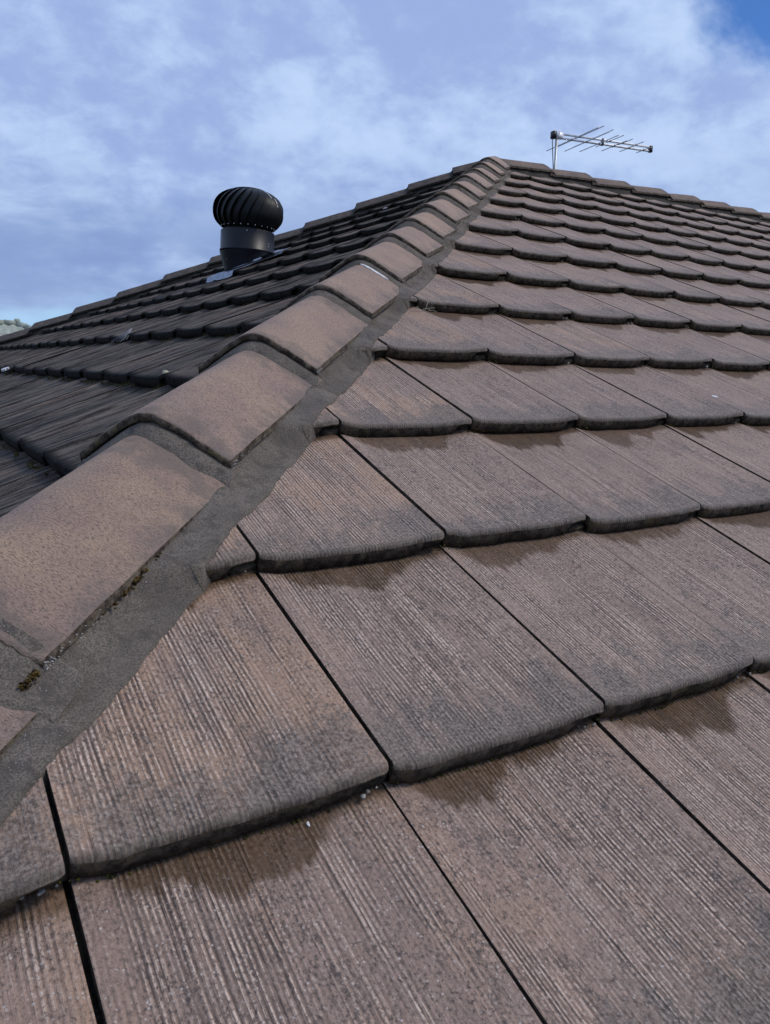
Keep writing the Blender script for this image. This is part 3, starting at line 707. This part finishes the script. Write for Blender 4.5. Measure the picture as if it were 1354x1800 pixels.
els = [(0.15, 1.62, 0), (0.235, 1.42, 1), (0.305, 1.36, 0), (0.37, 1.20, 1), (0.435, 1.16, 0), (0.55, 0.82, 1), (0.60, 0.74, 0), (0.69, 0.60, 1), (0.76, 0.52, 0), (0.83, 0.46, 1), (0.92, 0.38, 0)]
for (fb, ln, k) in els:
    ln *= 0.52
    c = A0 + bd*(fb*BL) + Vector((0, 0, 0.018 if k else -0.018))
    aobj('element', tube([c - ed*ln/2, c + ed*ln/2], 0.0042, 6), M_ROD)
    aobj('element_clip', box(c, (0.012, 0.02, 0.016), Matrix.Rotation(BA, 3, 'Z')), M_PLB)
cb_ = [A0 - bd*0.045 + Vector((0, 0, -0.02))]
for q in np.linspace(0.1, 1, 9): cb_.append(Vector((AX - 0.045*(1-q)**0.8 - 0.012, AY - 0.012, ZBM - 0.02 - 0.33*q)) )
cb_.append(Vector((AX - 0.014, AY - 0.012, az0 + 0.05)))
aobj('cable', tube(cb_, 0.0042, 6), M_PLB)

# ------------------------------------------------------------------ neighbouring roof far to the left
M_NT = simple('pale_green_tile', (0.30, 0.33, 0.28), 0.7, 0, 0.25, 3); M_NC = simple('grey_green_cap', (0.26, 0.29, 0.24), 0.75, 0, 0.25, 4)
ND = 34.0
dd = Vector((0.1370, 0.98980, 0.0435)); NP = CAM + dd*ND       # ridge end near the frame's left edge
nb = empty('neighbour_house', (NP.x - 6, NP.y + 5, -5.5), 'distant house with a pale green-grey tiled roof, at the far left edge', 'house')
NO = Vector(nb.location)
def nobj(name, vf, m_, smooth=True, **kw):
    return obj(name, mesh(name, [Vector(v) - NO for v in vf[0]], vf[1], smooth), m_, nb, **kw)
RW, RS = 12.0, 5.0                                             # ridge length, slope run
npi = rad(24)
rx1 = NP.x + 0.1; rx0 = rx1 - RW; rz = NP.z - 0.06; ry = NP.y
V, F = [], []; nxs = int(RW/0.05) + 120
for i in range(15):
    for part in (0, 1):
        sdist = (i + part)*0.345; raise_ = 0.0 if part == 0 else 0.035
        y = ry - sdist*math.cos(npi); z = rz - sdist*math.sin(npi) + raise_
        for k in range(nxs):
            x = rx0 - 5.2 + (RW + 10.4)*k/(nxs - 1)
            lim = sdist*math.cos(npi); x = min(max(x, rx0 - lim), rx1 + lim)
            V.append((x, y, z + 0.03*math.sin(x*2*math.pi/0.30)))
F = grid_faces(30, nxs)
nobj('roof_tile_field', (V, F), M_NT, kind='stuff')
hwn = RS*math.cos(npi); hzn = rz - RS*math.sin(npi)
nobj('roof', ([(rx0, ry, rz - .06), (rx1, ry, rz - .06), (rx1 + hwn, ry - hwn, hzn), (rx1 + hwn, ry + hwn, hzn), (rx0 - hwn, ry + hwn, hzn), (rx0 - hwn, ry - hwn, hzn)], [(1, 2, 3), (0, 1, 3, 4), (0, 4, 5), (0, 5, 2, 1)]), M_NT, False)
for k in range(18):
    x = rx1 - 0.42*k; v_, f_ = tube([(x, ry, rz + 0.03), (x - 0.44, ry, rz + 0.055)], 0.12, 10); nobj('ridge_cap', (v_, f_), M_NC)
for k in range(10):
    p0 = Vector((rx1, ry, rz + 0.03)) + Vector((1, -1, -math.tan(npi))).normalized()*0.42*k; p1 = p0 + Vector((1, -1, -math.tan(npi))).normalized()*0.44 + Vector((0, 0, 0.02)); nobj('hip_cap', tube([p0, p1], 0.12, 10), M_NC)
nobj('finial', tube([(rx1 + .02, ry, rz + 0.05), (rx1 + .02, ry, rz + 0.22)], [0.13, 0.09], 8), M_NC)
nobj('wall', box(((rx0 + rx1)/2, ry, (hzn - 5.5)/2 - 0.05), (RW + 2*hwn - 1, 2*hwn - 1, hzn + 5.5 - 0.1)), M_BRICK, False)

# ------------------------------------------------------------------ ground
gm, gg, gb = mat('lawn_and_dirt'); co = gg.n('ShaderNodeTexCoord').outputs['Object']
gg.put(gb.inputs['Base Color'], gg.mix(gg.ss(gg.noise(co, 0.4, 6, 0.6), 0.4, 0.6), (0.05, 0.075, 0.03), (0.12, 0.10, 0.07))); gb.inputs['Roughness'].default_value = 0.95
obj('ground', mesh('ground', [(-900, -900, -5.5), (900, -900, -5.5), (900, 900, -5.5), (-900, 900, -5.5)], [(0, 1, 2, 3)], False), gm, None, kind='structure')

# ------------------------------------------------------------------ moss, crumbs and litter
def onface(f, i, x_along, y, h=0.0):
    """point on course i of face f; x_along in world X (R) or Y (L); y = distance up from the nose"""
    if f == 'R': s = S0R + i*GA - y; P = Vector((x_along, -s*CP, -s*SP))
    else: s = S0L + i*GA - y; P = Vector((-s*CP, x_along, -s*SP))
    return P + FACE[f]['n']*(tile_height(f, P) + h)
def mossmat(name, c1, c2):
    m_, gg, b = mat(name); co = gg.n('ShaderNodeTexCoord').outputs['Object']
    gg.put(b.inputs['Base Color'], gg.mix(gg.ss(gg.noise(co, 90, 4, 0.6), 0.4, 0.6), c1, c2)); b.inputs['Roughness'].default_value = 0.95; b.inputs['Specular IOR Level'].default_value = 0.1
    return m_
M_MOSS = mossmat('dry_moss', (0.045, 0.042, 0.014), (0.125, 0.105, 0.035)); M_MOSS2 = mossmat('dark_moss', (0.020, 0.020, 0.010), (0.085, 0.075, 0.015))
def tuft(parts, P, n_, size, nb_=9, rr=random):
    for _ in range(nb_):
        a = rr.uniform(0, 6.28); ln = size*rr.uniform(0.5, 1.2); lean = rr.uniform(0.1, 0.9)
        t1 = n_.orthogonal().normalized(); t2 = n_.cross(t1); dr = (t1*math.cos(a) + t2*math.sin(a))
        b0 = P + dr*rr.uniform(0, size*0.5); tip = b0 + n_*ln*(1 - lean*0.5) + dr*ln*lean; sd_ = dr.cross(n_).normalized()*size*0.13
        parts.append(([b0 - sd_, b0 + sd_, b0 + dr*size*0.12, tip], [(0, 1, 3), (1, 2, 3), (2, 0, 3)]))
parts = []
rr = random.Random(3)
def moss_row(f, i, a, b_, dens, size, y=-0.006):
    n_ = int(abs(b_ - a)*dens)
    for _ in range(n_):
        x = rr.uniform(a, b_)
        if noise.noise(Vector((x*5, i*3.0, 0))) < -0.05: continue
        P = onface(f, i, x, y - rr.uniform(0, 0.012), 0.0); tuft(parts, P, (FACE[f]['n'] - FACE[f]['y']*0.5).normalized(), size*rr.uniform(0.5, 1.1), 7, rr)
for i, d_ in ((4, 80), (3, 80), (2, 45), (1, 22)):
    moss_row('L', i, -span('L', i) + 0.1, span('L', i)*0.5, d_, 0.011)
v_, f_ = merge(parts)
obj('moss', mesh('moss', v_, f_, False), M_MOSS, None, kind='stuff', label='dry olive moss tufts under the tile noses of the shaded slope', category='moss')
parts = []
def lump(P, r_, rr, n=6):
    V, F = [], []
    for a in range(4):
        th = math.pi*(a + 0.5)/4
        for k in range(n):
            q = 2*math.pi*k/n; s_ = r_*rr.uniform(0.7, 1.25)
            V.append(P + Vector((math.sin(th)*math.cos(q), math.sin(th)*math.sin(q), math.cos(th)*0.7))*s_)
    F = [(a*n + k, a*n + (k+1) % n, (a+1)*n + (k+1) % n, (a+1)*n + k) for a in range(3) for k in range(n)] + [tuple(range(n))[::-1], tuple(3*n + k for k in range(n))]
    return V, F
for i in range(5, 14):
    for j in range(-1, 14):
        X_ = X0R + j*WD
        if X_ < -span('R', i) + 0.3: continue
        for _ in range(rr.choice((3, 6, 9))):
            P = onface('R', i, X_ + rr.uniform(-0.006, 0.035), -0.001 - rr.uniform(0, 0.002), rr.uniform(0, 0.008)); parts.append(lump(P, rr.uniform(0.0012, 0.0024), rr, 5))
        for _ in range(rr.choice((0, 5, 16))):
            P = onface('R', i, X_ + rr.uniform(0.02, 0.24), -0.003 - rr.uniform(0, 0.0015), rr.uniform(0, 0.001)); parts.append(lump(P, rr.uniform(0.001, 0.0020), rr, 5))
v_, f_ = merge(parts)
obj('moss', mesh('moss', v_, f_, True), M_MOSS2, None, kind='stuff', label='dark moss beads along the bases of the tile noses of the front slope', category='moss')
M_CRUMB = simple('pale_crumb', (0.30, 0.285, 0.26), 0.8, 0, 0.35, 200)
parts = []
for i in range(3, 14):
    for j in range(0, 20):
        X_ = X0R + j*WD
        if X_ < -span('R', i) + 0.3 or rr.random() < 0.3: continue
        for _ in range(rr.choice((1, 3, 4))):
            P = onface('R', i, X_ - rr.uniform(0.006, 0.036), -0.001 - rr.uniform(0, 0.006), 0.0) + Vector((0, 0, -0.0)); P += FACE['R']['n']*rr.uniform(0.002, 0.010)
            parts.append(lump(P, rr.uniform(0.0012, 0.0034), rr, 5))
# crumbled edges of the capping mortar
for _ in range(420):
    k = rr.choice([1, 2, 3, 3, 3, 4, 5, 6, 7, 8, 9, 10]); tn = n1[k]
    q = rr.random()
    nxt = n1[k + 1]; t = tn - abs(rr.gauss(0, 0.3))*(tn - nxt) if rr.random() < 0.6 else tn - rr.uniform(0.0, 0.02)
    if noise.noise(Vector((t*6, 0, 0))) < 0.02 and abs(t - tn) > 0.03: continue
    qq = (tn - t)/(tn - nxt + 0.03); z = hc1(tn) - 0.0705 - 0.033*qq - rr.uniform(0.001, 0.011)
    P = E1*t + LT1*(0.125*(1 + 0.025*qq) - 0.014 + rr.uniform(-0.002, 0.002)) + UP1*z
    parts.append(lump(P, rr.uniform(0.0006, 0.0016), rr, 5))
v_, f_ = merge(parts)
obj('mortar_crumbs', mesh('mortar_crumbs', v_, f_, True), M_CRUMB, None, kind='stuff', label='pale mortar crumbs lodged in the tile joints and along the hip capping', category='crumbs')

# rotted brown-yellow moss in the broken mortar corner by the front cap
M_ROT = mossmat('ochre_moss', (0.02, 0.012, 0.005), (0.085, 0.055, 0.014))
parts = []
for _ in range(110):
    P = E1*(n1[1] + rr.uniform(0.003, 0.030)) + LT1*(0.106 + rr.gauss(0, 0.0018)) + UP1*(-0.026 + rr.uniform(-0.004, 0.004)); parts.append(lump(P, rr.uniform(0.0009, 0.0018), rr, 5))
for _ in range(70):
    tt_ = rr.gauss(5.60, 0.035); P = E1*tt_ + LT1*(0.1085 + rr.uniform(-0.002, 0.002)) + UP1*(hc1(5) - 0.0705 - 0.022 + rr.uniform(-0.003, 0.003)); parts.append(lump(P, rr.uniform(0.001, 0.0026), rr, 5))
v_, f_ = merge(parts)
obj('moss', mesh('moss', v_, f_, True), M_ROT, None, kind='stuff', label='ochre moss in the cracked mortar at the corner of the nearest hip cap', category='moss')

# mortar smear over the lowest cap
V = []; nu, nv = 26, 22
for i in range(nu):
    for j in range(nv):
        a = -0.55 + 1.72*j/(nv - 1); d_ = -0.020 + (0.072 - 0.012*math.sin(j*0.7) + 0.022*noise.noise(Vector((j*0.35, 2, 0))))*i/(nu - 1)*(1.0 if a > 0.2 else 0.9)
        tn = n1[1]; u = i/(nu - 1)
        low = hc1(tn) - 0.033*0.93 + 0.033*d_/0.43; hi_ = hc1(tn) - 0.012
        z = capz(a) + low + (hi_ - low)*max(0, 1 - u*1.15)**1.4*(0.4 if a > 0.9 else 1) + 0.0100 - 0.010*max(0, u - 0.86)/0.14 + 0.0015*noise.noise(Vector((a*9, d_*40, 0)))
        V.append(E1*(tn + d_) + LT1*(a*0.130 - 0.012) + UP1*z)
H(obj('mortar_smear', mesh('mortar_smear', V, grid_faces(nu, nv)), M_MORT, house))

# lime smear on a cap near the nose above it
M_WHITE = simple('lime_white', (0.55, 0.55, 0.56), 0.7, 0, 0.15, 300)
V = []; kcap = 4
for i in range(36):
    a = 0.08 + 0.62*i/35; tnn = n1[kcap + 1] 
    for j in range(4):
        wd = 0.0045*(1 + 0.9*noise.noise(Vector((i*0.45, 3, 0))))*math.sin(math.pi*min(1, max(0.05, i/35)))**0.6
        t = tnn + 0.030 + wd*(j - 1.5) + 0.002*noise.noise(Vector((i*0.3, j*0.2, 0)))
        q = (n1[kcap] - t)/(n1[kcap] - tnn + 0.03)
        z = hc1(n1[kcap]) + capz(a) - 0.030*q + (0.0075 if j in (1, 2) else 0.004)
        V.append(E1*t + LT1*(a*0.125*(1 + 0.025*q) - 0.014) + UP1*z)
sm = obj('lime_smear', mesh('lime_smear', V, grid_faces(36, 4)), M_WHITE, caps1[kcap])

# small things lying about
def flake(name, P, f, rx_, ry_, label, cat, m_, n=11, rot=0.0, h=0.0015, group=None):
    fr = FACE[f]; V = [P + fr['n']*h]; r5 = random.Random(hash(label) % 1000 if False else len(label)*7)
    for k in range(n):
        a = 2*math.pi*k/n; q = r5.uniform(0.7, 1.15); u, v = rx_*math.cos(a)*q, ry_*math.sin(a)*q
        u, v = u*math.cos(rot) - v*math.sin(rot), u*math.sin(rot) + v*math.cos(rot)
        V.append(P + fr['x']*u + fr['y']*v + fr['n']*h*0.7)
    for k in range(n): V.append(V[1 + k] - fr['n']*h*1.2)
    F = [(0, 1 + k, 1 + (k+1) % n) for k in range(n)] + [(1 + k, 1 + n + k, 1 + n + (k+1) % n, 1 + (k+1) % n) for k in range(n)]
    O = Vector(P); me = mesh(name, [v - O for v in V], F, False); o = obj(name, me, m_); o.location = O; o['label'] = label; o['category'] = cat
    if group: o['group'] = group
    return o
SMALL = []
def ray_on(f, u, v):                                  # used once at build time to convert survey points to metres
    d = FW + RT*((u - 677)/FPX) - UP*((v - 900)/FPX); n_ = FACE[f]['n']; off = -0.02
    s = (off - CAM.dot(n_))/d.dot(n_); P = CAM + d*s
    th = tile_height(f, P); s = (th - CAM.dot(n_))/d.dot(n_); return CAM + d*s
flake('bird_dropping', ray_on('R', 1257, 697), 'R', 0.0105, 0.0055, 'white oval bird dropping on a brown tile at the right, fourth course from below', 'dropping', M_WHITE, rot=-0.3)
flake('paint_fleck', ray_on('R', 542, 1449), 'R', 0.0016, 0.0028, 'tiny white fleck on the dark wet stain beneath the nose of a front tile', 'fleck', M_WHITE, h=0.0008)
flake('paint_fleck', ray_on('R', 636, 1287), 'R', 0.0022, 0.0018, 'tiny white fleck beside the joint of the large orange-tinted tile', 'fleck', M_WHITE, h=0.0008)
flake('bird_dropping', ray_on('L', 677, 366), 'L', 0.03, 0.012, 'white dropping on the dark shaded slope just behind the hip capping', 'dropping', M_WHITE, h=0.004)
flake('bird_dropping', ray_on('L', 10, 649), 'L', 0.055, 0.022, 'crumpled white scrap on the shaded slope at the left edge', 'scrap', M_WHITE, n=17, h=0.008)
P = onface('L', 3, -span('L', 3) + 0.40, -0.012, 0.008)
P = ray_on('L', 293, 660)
v_, f_ = lump(Vector((0, 0, 0)), 0.0095, random.Random(5), 10); bm_ = mesh('pebble', v_, f_); pb = obj('pebble', bm_, simple('pale_pebble', (0.34, 0.33, 0.24), 0.7)); pb.location = P + FACE['L']['n']*0.006
pb['label'] = 'small round pale pebble caught under a dark tile nose beside the hip'; pb['category'] = 'pebble'
# dry stalks caught beside the hip
parts = []
P0 = ray_on('R', 742, 548)
for k in range(9):
    a = rr.uniform(-0.5, 3.4); L_ = rr.uniform(0.012, 0.05); d_ = Vector((math.cos(a), -0.4 + 0.5*math.sin(a), rr.uniform(0.0, 0.9))).normalized()
    b0 = P0 + Vector((rr.uniform(-0.02, 0.03), rr.uniform(-0.01, 0.01), 0.004)); parts.append(tube([b0, b0 + d_*L_*0.5, b0 + d_*L_ + Vector((0, 0, -0.006))], 0.0006, 4))
v_, f_ = merge(parts)
o = obj('dry_stalks', mesh('dry_stalks', [Vector(v) - P0 for v in v_], f_), simple('straw', (0.42, 0.38, 0.30), 0.8)); o.location = P0
o['label'] = 'wisp of pale dry stalks caught where a front course meets the hip mortar'; o['category'] = 'straw'
# cobweb strands on the shaded slope
parts = []; PW = ray_on('L', 232, 588); hub = PW + FACE['L']['y']*0.012 + FACE['L']['n']*0.024
for k in range(16):
    b1 = PW - FACE['L']['y']*rr.uniform(0.02, 0.09) + FACE['L']['x']*rr.uniform(-0.12, 0.12) + FACE['L']['n']*0.0; parts.append(tube([hub, (hub + b1)/2 - FACE['L']['n']*0.003, b1], 0.0006, 4))
v_, f_ = merge(parts)
o = obj('cobweb', mesh('cobweb', [Vector(v) - PW for v in v_], f_), simple('web_grey', (0.30, 0.32, 0.36), 0.7), kind='stuff'); o.location = PW
o['label'] = 'wispy grey cobweb over a tile nose on the dark left slope'; o['category'] = 'cobweb'
